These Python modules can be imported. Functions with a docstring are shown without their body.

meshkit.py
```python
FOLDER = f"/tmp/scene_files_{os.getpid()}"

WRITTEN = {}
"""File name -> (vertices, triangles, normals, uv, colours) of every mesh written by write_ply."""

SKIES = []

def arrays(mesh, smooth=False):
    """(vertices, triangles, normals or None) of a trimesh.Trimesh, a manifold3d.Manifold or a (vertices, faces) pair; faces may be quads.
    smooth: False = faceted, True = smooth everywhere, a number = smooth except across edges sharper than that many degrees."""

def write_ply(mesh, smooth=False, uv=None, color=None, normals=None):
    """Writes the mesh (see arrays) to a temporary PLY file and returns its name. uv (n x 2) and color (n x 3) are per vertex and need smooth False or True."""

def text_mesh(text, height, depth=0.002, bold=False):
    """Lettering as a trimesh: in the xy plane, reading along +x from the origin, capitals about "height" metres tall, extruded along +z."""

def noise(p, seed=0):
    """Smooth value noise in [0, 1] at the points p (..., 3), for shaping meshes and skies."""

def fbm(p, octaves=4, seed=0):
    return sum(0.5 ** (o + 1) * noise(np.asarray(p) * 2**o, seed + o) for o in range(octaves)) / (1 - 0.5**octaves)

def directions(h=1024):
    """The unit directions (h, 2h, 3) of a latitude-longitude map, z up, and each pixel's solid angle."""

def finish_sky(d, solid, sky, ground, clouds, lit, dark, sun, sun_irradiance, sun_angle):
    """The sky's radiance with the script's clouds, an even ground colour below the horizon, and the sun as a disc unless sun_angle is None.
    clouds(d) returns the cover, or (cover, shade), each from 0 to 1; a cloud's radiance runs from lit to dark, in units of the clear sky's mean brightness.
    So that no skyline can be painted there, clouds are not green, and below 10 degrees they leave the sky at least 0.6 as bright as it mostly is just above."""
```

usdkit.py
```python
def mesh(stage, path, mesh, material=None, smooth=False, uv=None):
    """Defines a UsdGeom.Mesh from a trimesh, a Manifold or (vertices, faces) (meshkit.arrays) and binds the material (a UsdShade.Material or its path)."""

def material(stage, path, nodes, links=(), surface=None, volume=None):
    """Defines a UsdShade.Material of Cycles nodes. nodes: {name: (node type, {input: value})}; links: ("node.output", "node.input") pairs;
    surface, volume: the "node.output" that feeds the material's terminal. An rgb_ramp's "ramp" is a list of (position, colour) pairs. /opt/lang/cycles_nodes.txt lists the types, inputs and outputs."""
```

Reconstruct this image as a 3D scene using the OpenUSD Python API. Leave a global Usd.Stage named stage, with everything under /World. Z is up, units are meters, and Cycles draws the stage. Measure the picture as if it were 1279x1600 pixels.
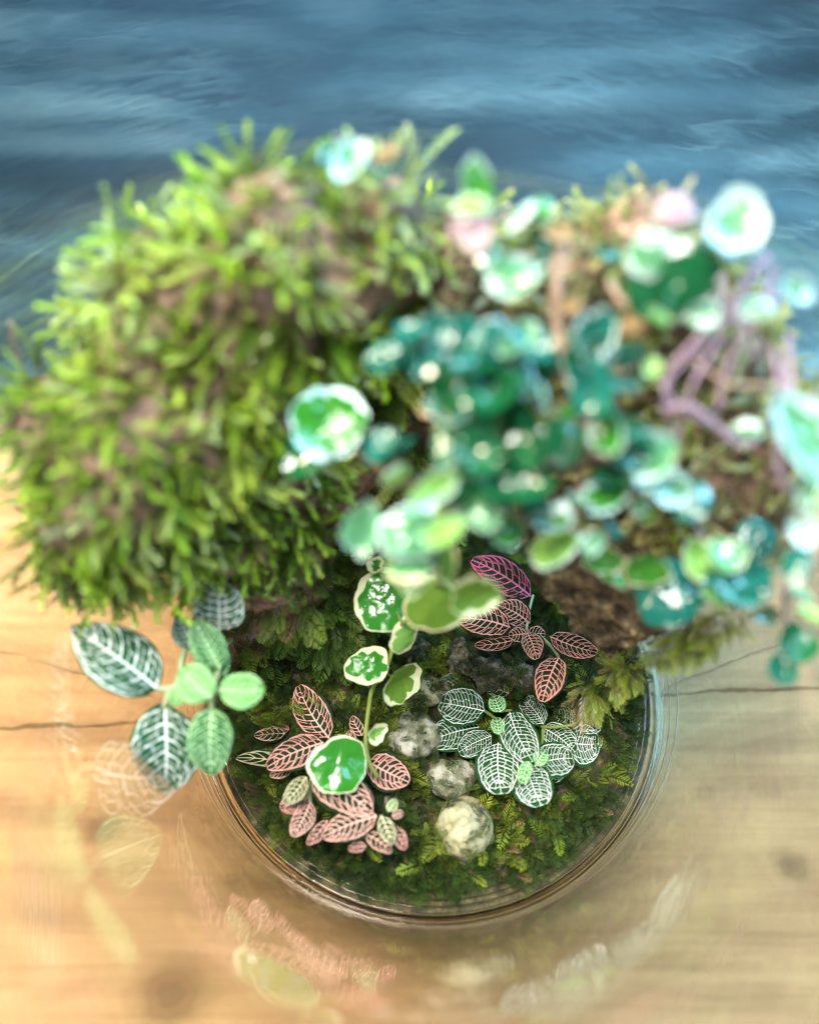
import math, numpy as np, trimesh, manifold3d, usdkit
from pxr import Usd, UsdGeom, UsdLux, UsdShade, Gf, Sdf, Vt
from meshkit import noise, fbm
from shapely.geometry import Polygon

stage = Usd.Stage.CreateInMemory()
UsdGeom.SetStageUpAxis(stage, 'Z'); UsdGeom.SetStageMetersPerUnit(stage, 1.0)
UsdGeom.Xform.Define(stage, '/World'); UsdGeom.Scope.Define(stage, '/World/Looks')
CM = 0.01                                              # the scene is laid out in centimetres

# ---------------------------------------------------------------- camera
PITCH, CAM, FPX = math.radians(53), np.array([-0.83, -14.2, 30.0]), 1283.0
FWD = np.array([0, math.cos(PITCH), -math.sin(PITCH)]); UPV = np.array([0, math.sin(PITCH), math.cos(PITCH)]); RGT = np.array([1., 0, 0])
cam = UsdGeom.Camera.Define(stage, '/World/camera')
cam.CreateHorizontalApertureAttr(36.0); cam.CreateVerticalApertureAttr(36.0 * 1024 / 818)
cam.CreateFocalLengthAttr(36.0 * FPX / 1279)
cam.CreateClippingRangeAttr(Gf.Vec2f(0.01, 50))
cam.CreateFStopAttr(36.0 * FPX / 1279 / 12.0)         # a 12 mm pupil
cam.CreateFocusDistanceAttr(0.2915)
cam.CreateExposureAttr(0.45)
m = Gf.Matrix4d(); m.SetRow(0, Gf.Vec4d(*RGT, 0)); m.SetRow(1, Gf.Vec4d(*UPV, 0)); m.SetRow(2, Gf.Vec4d(*(-FWD), 0)); m.SetRow(3, Gf.Vec4d(*(CAM * CM), 1))
cam.AddTransformOp().Set(m)

def ray(px, py): return FWD + (px - 639.5) / FPX * RGT + (800 - py) / FPX * UPV
def at(px, py, z):                                     # the point of height z (cm) that stands there in the photograph
    d = ray(px, py); return CAM + d * ((z - CAM[2]) / d[2])
def atd(px, py, dep): return CAM + ray(px, py) * dep   # the same with its distance along the view given
def depth(p): return float((np.asarray(p) - CAM) @ FWD)
def unit(v): v = np.asarray(v, float); return v / max(np.linalg.norm(v), 1e-9)

# ---------------------------------------------------------------- light: room with a big cool window behind and above, a warm lamp left of the camera
def rect(name, pos, target, w, h, color, intensity):
    l = UsdLux.RectLight.Define(stage, '/World/' + name)
    l.CreateWidthAttr(w); l.CreateHeightAttr(h); l.CreateColorAttr(Gf.Vec3f(*color)); l.CreateIntensityAttr(intensity); l.CreateNormalizeAttr(False)
    z = unit(np.array(pos) - np.array(target)); x = unit(np.cross([0, 0, 1], z)); y = np.cross(z, x)
    t = Gf.Matrix4d(); t.SetRow(0, Gf.Vec4d(*x, 0)); t.SetRow(1, Gf.Vec4d(*y, 0)); t.SetRow(2, Gf.Vec4d(*z, 0)); t.SetRow(3, Gf.Vec4d(*pos, 1))
    l.AddTransformOp().Set(t)
rect('window_light', (0.85, 0.55, 1.15), (0, 0.0, 0.05), 0.9, 0.7, (0.34, 0.70, 1.0), 27.0)
rect('far_window_light', (0.0, 6.0, 0.9), (0, 1.0, -0.45), 5.0, 1.4, (0.22, 0.56, 1.0), 3.4)
rect('ceiling_light', (-0.20, -0.12, 1.12), (0, 0, 0), 0.32, 0.32, (1.0, 0.96, 0.88), 50.0)
rect('side_lamp', (-0.80, 0.15, 0.74), (-0.05, -0.05, 0), 0.28, 0.28, (1.0, 0.86, 0.64), 92.0)
dome = UsdLux.DomeLight.Define(stage, '/World/room_light')
amb = usdkit.material(stage, '/World/Looks/room_air', {'b': ('background_shader', {'color': (0.45, 0.72, 1.0), 'strength': 0.11})}, surface='b.background')
UsdShade.MaterialBindingAPI.Apply(dome.GetPrim()).Bind(amb)

# ---------------------------------------------------------------- helpers
def lin(h):
    h = h.lstrip('#'); c = np.array([int(h[i:i + 2], 16) / 255 for i in (0, 2, 4)])
    return tuple(np.where(c <= .04045, c / 12.92, ((c + .055) / 1.055) ** 2.4))
used = {}
def numbered(path):
    n = used.get(path, 0); used[path] = n + 1
    return path if n == 0 else f'{path}_{n:03d}'
class Thing:
    def __init__(s, path, origin): s.path, s.o = path, np.asarray(origin, float)
def keys(prim, label=None, cat=None, group=None, kind=None):
    for k, v in (('label', label), ('category', cat), ('group', group), ('kind', kind)):
        if v: prim.SetCustomDataByKey(k, v)
def thing(name, label, cat, origin, group=None, kind=None):
    p = numbered('/World/' + name); x = UsdGeom.Xform.Define(stage, p)
    x.AddTranslateOp().Set(Gf.Vec3d(*(np.asarray(origin) * CM))); keys(x.GetPrim(), label, cat, group, kind)
    return Thing(p, origin)
def part(name, mesh, mat, parent, smooth=40, label=None, tint=None):
    if isinstance(mesh, trimesh.Trimesh): mesh = (mesh.vertices, mesh.faces)
    v, f = np.asarray(mesh[0], float), np.asarray(mesh[1], int)
    p = numbered(parent.path + '/' + name)
    g = usdkit.mesh(stage, p, ((v - parent.o) * CM, f), mat, smooth=smooth)
    if label: keys(g.GetPrim(), label)
    if tint is not None:
        UsdGeom.PrimvarsAPI(g).CreatePrimvar('tint', Sdf.ValueTypeNames.Color3fArray, 'vertex').Set(Vt.Vec3fArray.FromNumpy(np.asarray(tint, np.float32)))
    return Thing(p, parent.o)
WORLD = Thing('/World', (0, 0, 0))
def single(name, mesh, mat, label=None, cat=None, group=None, kind=None, smooth=40, tint=None):
    t = part(name, mesh, mat, WORLD, smooth, None, tint); keys(stage.GetPrimAtPath(t.path), label, cat, group, kind); return t

def M(name, nodes, links=(), surface='p.BSDF'): return usdkit.material(stage, '/World/Looks/' + name, nodes, links, surface=surface)

def tube(pts, r0, r1=None, n=7, k=4):
    """a round stem through the points, tapering from r0 to r1"""
    pts = np.asarray(pts, float); r1 = r0 if r1 is None else r1
    P = np.vstack([2 * pts[0] - pts[1], pts, 2 * pts[-1] - pts[-2]]); out = []
    for i in range(1, len(P) - 2):
        for t in np.linspace(0, 1, k, endpoint=False):
            a, b, c, d = P[i - 1], P[i], P[i + 1], P[i + 2]
            out.append(.5 * ((2 * b) + (-a + c) * t + (2 * a - 5 * b + 4 * c - d) * t * t + (-a + 3 * b - 3 * c + d) * t ** 3))
    out.append(pts[-1]); C = np.array(out); T = np.gradient(C, axis=0); L = len(C); V = []
    ref = np.array([.31, .52, .79]); 
    for i in range(L):
        t = unit(T[i]); a = unit(np.cross(t, ref)); b = np.cross(t, a); r = r0 + (r1 - r0) * i / (L - 1)
        for j in range(n):
            w = 2 * math.pi * j / n; V.append(C[i] + r * (math.cos(w) * a + math.sin(w) * b))
    V += [C[0], C[-1]]; F = []
    for i in range(L - 1):
        for j in range(n):
            q = (j + 1) % n; F += [(i * n + j, i * n + q, (i + 1) * n + q), (i * n + j, (i + 1) * n + q, (i + 1) * n + j)]
    for j in range(n):
        q = (j + 1) % n; F += [(L * n, q, j), (L * n + 1, (L - 1) * n + j, (L - 1) * n + q)]
    return np.array(V), np.array(F)
def join(meshes):
    V, F, o = [], [], 0
    for v, f in meshes: V.append(v); F.append(np.asarray(f) + o); o += len(v)
    return np.vstack(V), np.vstack(F)
def grid_faces(a, b, wrap=False):
    F = []
    for i in range(a - 1):
        for j in range(b if wrap else b - 1):
            q = (j + 1) % b; F += [(i * b + j, i * b + q, (i + 1) * b + q), (i * b + j, (i + 1) * b + q, (i + 1) * b + j)]
    return np.array(F)

# ---------------------------------------------------------------- materials
def leafmat(name, col, rough=.4, spec=.5, bump=.25, scale=900, trans=.25, var=.12):
    c2 = tuple(min(1, x * 1.45 + .004) for x in col)
    return M(name, {'g': ('geometry', {}), 'n': ('noise_texture', {'scale': 260., 'detail': 3.}), 'n2': ('noise_texture', {'scale': float(scale), 'detail': 2.}),
                    'c': ('mix_color', {'a': col, 'b': c2}), 'b': ('bump', {'strength': bump, 'distance': .0006}),
                    'p': ('principled_bsdf', {'roughness': rough, 'specular_ior_level': spec}), 't': ('translucent_bsdf', {}), 'm': ('mix_closure', {'fac': trans})},
             [('g.position', 'n.vector'), ('g.position', 'n2.vector'), ('n.fac', 'c.fac'), ('c.result', 'p.base_color'), ('c.result', 't.color'), ('n2.fac', 'b.height'), ('b.normal', 'p.normal'),
              ('p.BSDF', 'm.closure1'), ('t.BSDF', 'm.closure2')], 'm.closure')
MT = {}
MT['white_leaf'] = leafmat('white_leaf', (.008, .058, .012), .55, .12, .4)
MT['big_leaf'] = leafmat('big_leaf', (.010, .085, .026), .5, .15, .4)
MT['young_leaf'] = leafmat('young_leaf', (.12, .34, .075), .5, .2)
MT['mid_leaf'] = leafmat('mid_leaf', (.035, .17, .045), .5, .2)
MT['pink_leaf'] = leafmat('pink_leaf', (.010, .030, .009), .6, .12)
MT['pink_under'] = leafmat('pink_under', (.50, .14, .16), .5)
MT['white_vein'] = leafmat('white_vein', (.74, .80, .70), .6, .15, bump=.1, trans=.1)
MT['mint_vein'] = leafmat('mint_vein', (.46, .66, .36), .6, .15, bump=.1, trans=.1)
MT['pink_vein'] = leafmat('pink_vein', (.82, .33, .29), .6, .15, bump=.1, trans=.1)
MT['cream_pink_vein'] = leafmat('cream_pink_vein', (.82, .40, .33), .6, .15, bump=.1, trans=.1)
MT['cream_vein'] = leafmat('cream_vein', (.72, .60, .36), .6, .15, bump=.1, trans=.1)
MT['magenta_vein'] = leafmat('magenta_vein', (.62, .12, .22), .6, .15, bump=.1, trans=.1)
MT['fig_green'] = leafmat('fig_green', (.03, .19, .015), .18, .8, .5, 420)
MT['fig_dark'] = leafmat('fig_dark', (.006, .085, .028), .11, 1.0, .45, 420)
MT['fig_teal'] = leafmat('fig_teal', (.007, .115, .09), .11, 1.0, .45, 420)
MT['fig_light'] = leafmat('fig_light', (.22, .45, .09), .35, .5, .2, 420, .4)
MT['fig_mint'] = leafmat('fig_mint', (.10, .31, .15), .14, .9, .2, 420, .35)
MT['fig_olive'] = leafmat('fig_olive', (.13, .25, .025), .5, .3, .2, 420, .35)
MT['fig_brown'] = leafmat('fig_brown', (.42, .27, .13), .6, .3, .2, 420, .3)
MT['fig_mauve'] = leafmat('fig_mauve', (.38, .26, .31), .5, .4, .2, 420, .3)
MT['cream'] = leafmat('cream', (.68, .70, .42), .35, .5, .15, 420, .2)
MT['white'] = leafmat('white', (.42, .58, .56), .3, .4, .15, 420, .2)
MT['stem_green'] = leafmat('stem_green', (.20, .26, .05), .45)
MT['stem_brown'] = leafmat('stem_brown', (.13, .08, .035), .5)
MT['stem_purple'] = leafmat('stem_purple', (.31, .21, .29), .5)
MT['stem_tan'] = leafmat('stem_tan', (.42, .27, .19), .5)
MT['stem_pale'] = leafmat('stem_pale', (.40, .48, .26), .5)
def mossmat(name, trans=.3, rough=.36, spec=.8):
    return M(name, {'a': ('attribute', {'attribute': 'tint'}), 'p': ('principled_bsdf', {'roughness': rough, 'specular_ior_level': spec}), 't': ('translucent_bsdf', {}), 'm': ('mix_closure', {'fac': trans})},
             [('a.color', 'p.base_color'), ('a.color', 't.color'), ('p.BSDF', 'm.closure1'), ('t.BSDF', 'm.closure2')], 'm.closure')
MT['moss'] = mossmat('moss'); MT['dark_moss'] = mossmat('dark_moss', .25, .6, .3)
def rockmat(name, cols, scale, rough=.8, bump=.6, bs=300.):
    return M(name, {'g': ('geometry', {}), 'n': ('noise_texture', {'scale': float(scale), 'detail': 6., 'roughness': .65}), 'r': ('rgb_ramp', {'ramp': cols}),
                    'n2': ('noise_texture', {'scale': bs, 'detail': 6., 'roughness': .7}), 'b': ('bump', {'strength': bump, 'distance': .001}), 'p': ('principled_bsdf', {'roughness': rough})},
             [('g.position', 'n.vector'), ('g.position', 'n2.vector'), ('n.fac', 'r.fac'), ('r.color', 'p.base_color'), ('n2.fac', 'b.height'), ('b.normal', 'p.normal')])
MT['soil'] = rockmat('soil', [(.35, (.015, .011, .003)), (.5, (.05, .038, .012)), (.6, (.10, .08, .022)), (.72, (.22, .18, .07))], 260, .75)
MT['bark'] = rockmat('bark', [(.3, (.035, .02, .014)), (.5, (.16, .095, .065)), (.62, (.34, .22, .17)), (.75, (.52, .40, .34))], 110, .7)
MT['bark_dark'] = rockmat('bark_dark', [(.32, (.012, .008, .004)), (.46, (.06, .038, .02)), (.56, (.16, .115, .065)), (.62, (.25, .19, .11)), (.67, (.55, .48, .25))], 190, .75, .8)
MT['white_stone'] = rockmat('white_stone', [(.34, (.05, .04, .02)), (.41, (.21, .19, .09)), (.5, (.33, .31, .18)), (.7, (.46, .43, .29))], 170, .55, .4)
MT['grey_stone'] = rockmat('grey_stone', [(.33, (.05, .06, .02)), (.45, (.16, .16, .09)), (.55, (.36, .34, .27)), (.7, (.52, .50, .42))], 140, .6, .6)
MT['rough_stone'] = rockmat('rough_stone', [(.36, (.03, .028, .022)), (.5, (.10, .085, .05)), (.64, (.34, .30, .22))], 230, .7, 1., 500.)

# ---------------------------------------------------------------- the setting: water behind, wooden table
MT['water'] = M('lake_water', {'g': ('geometry', {}), 'mp': ('mapping', {'scale': (1.0, 7.5, 1.)}), 'n': ('noise_texture', {'scale': 1.3, 'detail': 6., 'roughness': .62, 'distortion': 1.0}),
    'r': ('rgb_ramp', {'ramp': [(.36, (.006, .016, .018)), (.46, (.018, .045, .055)), (.53, (.045, .11, .15)), (.59, (.16, .32, .36)), (.65, (.62, .80, .78))]}),
    'mp2': ('mapping', {'scale': (5., 34., 1.)}), 'n2': ('noise_texture', {'scale': 1., 'detail': 4., 'roughness': .6, 'distortion': .8}), 'b': ('bump', {'strength': .7, 'distance': .05}),
    'p': ('principled_bsdf', {'roughness': .25, 'specular_ior_level': .8})},
    [('g.position', 'mp.vector'), ('mp.vector', 'n.vector'), ('n.fac', 'r.fac'), ('r.color', 'p.base_color'), ('g.position', 'mp2.vector'), ('mp2.vector', 'n2.vector'), ('n2.fac', 'b.height'), ('b.normal', 'p.normal')])
Z_T = -0.5
fz = -0.45 / CM
single('water', (np.array([(-400, -250, fz), (400, -250, fz), (400, 700, fz), (-400, 700, fz)], float), np.array([(0, 1, 2), (0, 2, 3)])), MT['water'], kind='structure', smooth=False)

knots = [at(160, 1297, Z_T), at(268, 1555, Z_T), at(1240, 1355, Z_T)]
krad = [.45, .8, .4]
wn = {'g': ('geometry', {}), 'mp': ('mapping', {'scale': (7., 26., 10.)}), 'n': ('noise_texture', {'scale': 1., 'detail': 3., 'roughness': .5, 'distortion': 1.6}),
      'mp2': ('mapping', {'scale': (9., 260., 10.)}), 'n2': ('noise_texture', {'scale': 1., 'detail': 5., 'roughness': .6, 'distortion': .5}),
      'n3': ('noise_texture', {'scale': 14., 'detail': 3.}),
      'w': ('wave_texture', {'bands_direction': 'y', 'scale': 1., 'distortion': 6., 'detail': 3., 'detail_scale': 1.2}), 'mpw': ('mapping', {'scale': (8., 85., 1.)}),
      'r': ('rgb_ramp', {'ramp': [(.25, (.31, .165, .08)), (.42, (.46, .27, .135)), (.58, (.58, .355, .18)), (.75, (.69, .45, .235))]}),
      'r2': ('rgb_ramp', {'ramp': [(.34, (.62, .54, .48)), (.56, (1., 1., 1.))]}), 'r3': ('rgb_ramp', {'ramp': [(.35, (1.0, .9, .88)), (.65, (1.0, 1.0, .92))]}), 'rw': ('rgb_ramp', {'ramp': [(.0, (.84, .8, .76)), (.5, (1., 1., 1.))]}),
      'm1': ('mix_color', {'blend_type': 'multiply', 'fac': .6}), 'm2': ('mix_color', {'blend_type': 'multiply', 'fac': 1.}), 'm3': ('mix_color', {'blend_type': 'multiply', 'fac': .3}),
      'b': ('bump', {'strength': .4, 'distance': .0006}), 'p': ('principled_bsdf', {'roughness': .6, 'specular_ior_level': .25})}
wl = [('g.position', 'mp.vector'), ('mp.vector', 'n.vector'), ('n.fac', 'r.fac'), ('g.position', 'mp2.vector'), ('mp2.vector', 'n2.vector'), ('n2.fac', 'r2.fac'), ('g.position', 'n3.vector'), ('n3.fac', 'r3.fac'),
      ('g.position', 'mpw.vector'), ('mpw.vector', 'w.vector'), ('w.fac', 'rw.fac'), ('r.color', 'm1.a'), ('r2.color', 'm1.b'), ('m1.result', 'm2.a'), ('r3.color', 'm2.b'), ('m2.result', 'm3.a'), ('rw.color', 'm3.b'), ('n2.fac', 'b.height'), ('b.normal', 'p.normal')]
last = 'm3.result'
for i, (k, r) in enumerate(zip(knots, krad)):
    c = k * CM
    wn.update({f'ks{i}': ('vector_math', {'math_type': 'subtract', 'vector2': tuple(c)}), f'kc{i}': ('vector_math', {'math_type': 'multiply', 'vector2': (1 / (r * CM * 1.0), 1 / (r * CM * .8), 0.)}),
               f'kn{i}': ('noise_texture', {'scale': 1.3, 'detail': 4.}), f'ka{i}': ('vector_math', {'math_type': 'add'}), f'kl{i}': ('vector_math', {'math_type': 'length'}), f'ko{i}': ('vector_math', {'math_type': 'subtract', 'vector2': (.5, .5, .5)}),
               f'kr{i}': ('rgb_ramp', {'ramp': [(0., (.12, .11, .09)), (.12, (.30, .25, .2)), (.2, (.16, .14, .1)), (.32, (.45, .38, .3)), (.42, (.34, .3, .24)), (.7, (.8, .78, .74)), (1., (1., 1., 1.))]}), f'kd{i}': ('math', {'math_type': 'multiply', 'value2': .45}),
               f'km{i}': ('mix_color', {'blend_type': 'multiply', 'fac': 1.})})
    wl += [('g.position', f'ks{i}.vector1'), (f'ks{i}.vector', f'kc{i}.vector1'), (f'kc{i}.vector', f'kn{i}.vector'), (f'kn{i}.color', f'ko{i}.vector1'), (f'kc{i}.vector', f'ka{i}.vector1'), (f'ko{i}.vector', f'ka{i}.vector2'), (f'ka{i}.vector', f'kl{i}.vector1'),
           (f'kl{i}.value', f'kd{i}.value1'), (f'kd{i}.value', f'kr{i}.fac'), (last, f'km{i}.a'), (f'kr{i}.color', f'km{i}.b')]
    last = f'km{i}.result'
MT['wood'] = M('pale_wood', wn, wl + [(last, 'p.base_color')])
rng = np.random.default_rng(5)
sa, sb = at(60, 1128, Z_T), at(1200, 1084, Z_T); sdir = unit(sb - sa); sper = np.array([-sdir[1], sdir[0], 0])
xs = np.linspace(-45, 45, 361); jag = np.cumsum(rng.normal(0, .035, 361)); jag -= np.linspace(jag[0], jag[-1], 361); jag = jag * .55 + .06 * (noise(np.c_[xs * 1.6, 0 * xs, 0 * xs], 3) - .5)
seam = np.array([sa + sdir * (x - sa[0]) + sper * j for x, j in zip(xs, jag)])
gapw = .06 + .16 * noise(np.c_[xs * .9, 0 * xs + 4, 0 * xs], 8)
seam2 = seam + sper * gapw[:, None]
rear = at(0, 668, Z_T); rear_line = [rear + sdir * x + sper * .08 * math.sin(x) for x in np.linspace(60, -40, 60)]
table = thing('wooden_table', 'pale wooden table top with a jagged dark crack, under the glass jar', 'table', (0, 0, Z_T))
def plank(poly):
    q = trimesh.creation.extrude_polygon(Polygon([(p[0], p[1]) for p in poly]), 3.0, engine='earcut'); q.apply_translation([0, 0, Z_T - 3.0]); return q
part('plank', plank(list(seam) + [(45, -42, 0), (-45, -42, 0)]), MT['wood'], table, False)
part('plank', plank(list(seam2) + rear_line), MT['wood'], table, False)

# ---------------------------------------------------------------- glass jar
JAR = np.array([0., 0., 0.])
def lathe(prof, n=160, rip=0.0):
    prof = np.array(prof, float); V = []
    for r, z in prof:
        for j in range(n):
            w = 2 * math.pi * j / n; V.append((r * math.cos(w), r * math.sin(w), z))
    return np.array(V), grid_faces(len(prof), n, True)
def wallr(z): return 8.75 + .2 * z + .014 * z * z if z < 12 else 13.17 + .536 * (z - 12)
MT['pane'] = M('jar_glass', {'g': ('geometry', {}), 'mp': ('mapping', {'scale': (14., 14., 170.)}), 'n': ('noise_texture', {'scale': 1., 'detail': 2.}), 'b': ('bump', {'strength': .10, 'distance': .0005}),
    'lw': ('layer_weight', {'blend': .5}), 'pw': ('math', {'math_type': 'power', 'value2': 4.0}), 'ma': ('math', {'math_type': 'multiply_add', 'value2': .95, 'value3': .09, 'use_clamp': True}),
    't0': ('transparent_bsdf', {'color': (.97, .985, .97)}), 'rf': ('refraction_bsdf', {'IOR': 1.5, 'roughness': 0., 'color': (.96, .98, .95)}), 't': ('mix_closure', {'fac': .3}), 'mp2': ('mapping', {'scale': (22., 22., 60.)}), 'n2': ('noise_texture', {'scale': 1., 'detail': 3.}), 'b2': ('bump', {'strength': .5, 'distance': .0022}), 'gl': ('glossy_bsdf', {'roughness': .02, 'color': (1., 1., 1.)}), 'm': ('mix_closure', {})},
    [('g.position', 'mp.vector'), ('mp.vector', 'n.vector'), ('n.fac', 'b.height'), ('b.normal', 'gl.normal'), ('lw.facing', 'pw.value1'), ('pw.value', 'ma.value1'), ('ma.value', 'm.fac'), ('t0.BSDF', 't.closure1'), ('rf.BSDF', 't.closure2'), ('g.position', 'mp2.vector'), ('mp2.vector', 'n2.vector'), ('n2.fac', 'b2.height'), ('b2.normal', 'rf.normal'), ('t.closure', 'm.closure1'), ('gl.BSDF', 'm.closure2')], 'm.closure')
MT['foot'] = M('thick_glass', {'p': ('principled_bsdf', {'transmission_weight': 1., 'roughness': .0, 'ior': 1.5, 'base_color': (.72, .72, .58)})})
jar = thing('glass_jar', 'large flared clear glass jar holding the mossy plant landscape', 'jar', JAR)
zs = np.concatenate([np.linspace(.25, 5, 18), np.linspace(6, 21, 16)])
outer = [(wallr(z) + .16, z) for z in zs]; inner = [(wallr(z), z) for z in zs[::-1]]
lip = [(wallr(21.) + .19, 21.12), (wallr(21.) + .08, 21.2), (wallr(21.) - .03, 21.12)]
V, F = lathe(outer + lip + inner); part('wall', (V, np.vstack([F, grid_faces(2, 160, True) * 0 + 0])[:len(F)]), MT['pane'], jar, 60)
ring = [(8.56, -.45), (8.7, -.47), (8.85, -.40), (8.97, -.15), (9.0, .1), (8.95, .2), (8.88, .22), (8.82, .12), (8.76, .06), (8.70, .16), (8.64, .2), (8.58, .1), (8.56, -.45)]
V, F = lathe(ring); part('base_ring', (V, F), MT['foot'], jar, 50)
bot = [(.01, -.3), (8.54, -.3), (8.54, -.45), (.01, -.45)]
for rq, zq in ((8.08, .30), (8.28, .40), (8.50, .36), (8.72, .40)):
    V, F = lathe([(rq + .032 * math.cos(w), zq + .032 * math.sin(w)) for w in np.linspace(0, -2 * math.pi, 9)]); part('ripple', (V, F), MT['foot'], jar, 80)
for zq in (.55, .85, 1.25, 1.8):
    V, F = lathe([(wallr(zq) - .02 + .02 * math.cos(w), zq + .02 * math.sin(w)) for w in np.linspace(0, -2 * math.pi, 9)]); part('ripple', (V, F), MT['foot'], jar, 80)
V, F = lathe(bot); part('base_disc', (V, F), MT['foot'], jar, 40)

# ---------------------------------------------------------------- soil
def ground(x, y):
    x, y = np.asarray(x, float), np.asarray(y, float)
    back = 1 / (1 + np.exp(-(y + 1.5) / 1.2))
    z = 1.1 + 1.0 * back + 1.1 * np.exp(-((x + 4.6) ** 2 + (y + .5) ** 2) / 9) + .9 * np.exp(-((x - 5.) ** 2 + (y + 1.6) ** 2) / 6) - .5 * np.exp(-((x - .5) ** 2 / 3 + (y + 3.) ** 2 / 14))
    return z + .9 * (fbm(np.stack([x * .8, y * .8, 0 * x], -1), 3, 4) - .5)
rr = np.concatenate([np.linspace(0.01, 7.3, 40), [7.6, 7.9, 8.3, 8.5, 8.52, 8.5]]); th = np.linspace(0, 2 * math.pi, 120, endpoint=False)
R, T = np.meshgrid(rr, th, indexing='ij'); X, Y = R * np.cos(T), R * np.sin(T); Zg = ground(X, Y); edge = np.clip((7.95 - R) / 1.5, .001, 1) ** .5
Zg = .15 + (Zg - .15) * edge; Zg[-1] = -.28
single('soil', (np.stack([X, Y, Zg], -1).reshape(-1, 3), grid_faces(len(rr), 120, True)), MT['soil'], kind='structure')
def gz(x, y): return .25 + (ground(x, y) - .25) * np.clip((7.95 - np.hypot(x, y)) / 1.5, 0, 1) ** .5

# ---------------------------------------------------------------- driftwood
def wood_log(nodes, edges, seed, amp=.35, ref=.32):
    C = [atd(px, py, d + .9 * r) for px, py, d, r in nodes]; body = manifold3d.Manifold()
    def ball(c, r): return manifold3d.Manifold.sphere(r, 20).translate([float(q) for q in c])
    for a, b in edges: body += manifold3d.Manifold.batch_hull([ball(C[a], nodes[a][3]), ball(C[b], nodes[b][3])])
    g = body.refine_to_length(ref).to_mesh(); t = trimesh.Trimesh(g.vert_properties[:, :3], g.tri_verts)
    trimesh.smoothing.filter_taubin(t, iterations=12); n = t.vertex_normals
    t.vertices = t.vertices + n * (amp * (fbm(t.vertices * .9, 4, seed) - .5) * 2 + .3 * amp * (fbm(t.vertices * np.array([4, 4, 1.2]), 3, seed + 7) - .5))[:, None]
    return t
LN = [(228, 735, 21.4, 2.3), (118, 675, 22.2, 1.5), (150, 830, 23.0, 1.6), (300, 785, 23.6, 1.9), (270, 500, 21.4, 1.7), (240, 400, 21.2, .8), (430, 450, 20.6, 2.1), (430, 350, 20.6, 1.4), (560, 420, 21.2, 1.6), (600, 345, 21.0, 1.0),
      (380, 620, 22, 2.2), (525, 500, 23.0, 1.6), (430, 790, 25.0, 2.0), (450, 900, 27., 1.6), (350, 1010, 29.3, 1.2), (62, 625, 22.6, .7), (660, 400, 21.8, 1.1), (640, 520, 25.2, 2.0), (600, 660, 27., 2.2), (640, 800, 28.6, 1.7), (700, 640, 26.8, 1.7)]
LE = [(0, 1), (0, 2), (0, 3), (2, 3), (0, 4), (4, 5), (4, 6), (6, 7), (6, 8), (8, 9), (0, 10), (6, 10), (10, 11), (8, 11), (10, 12), (3, 12), (12, 13), (13, 14), (3, 13), (1, 15), (4, 10), (8, 16), (3, 10), (16, 17), (17, 18), (18, 19), (11, 17), (12, 18), (17, 20), (18, 20), (19, 20)]
log_l = wood_log(LN, LE, 1)
single('driftwood', log_l, MT['bark'], 'tall brown driftwood stump on the left, almost covered by shaggy green moss', 'driftwood')
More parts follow.
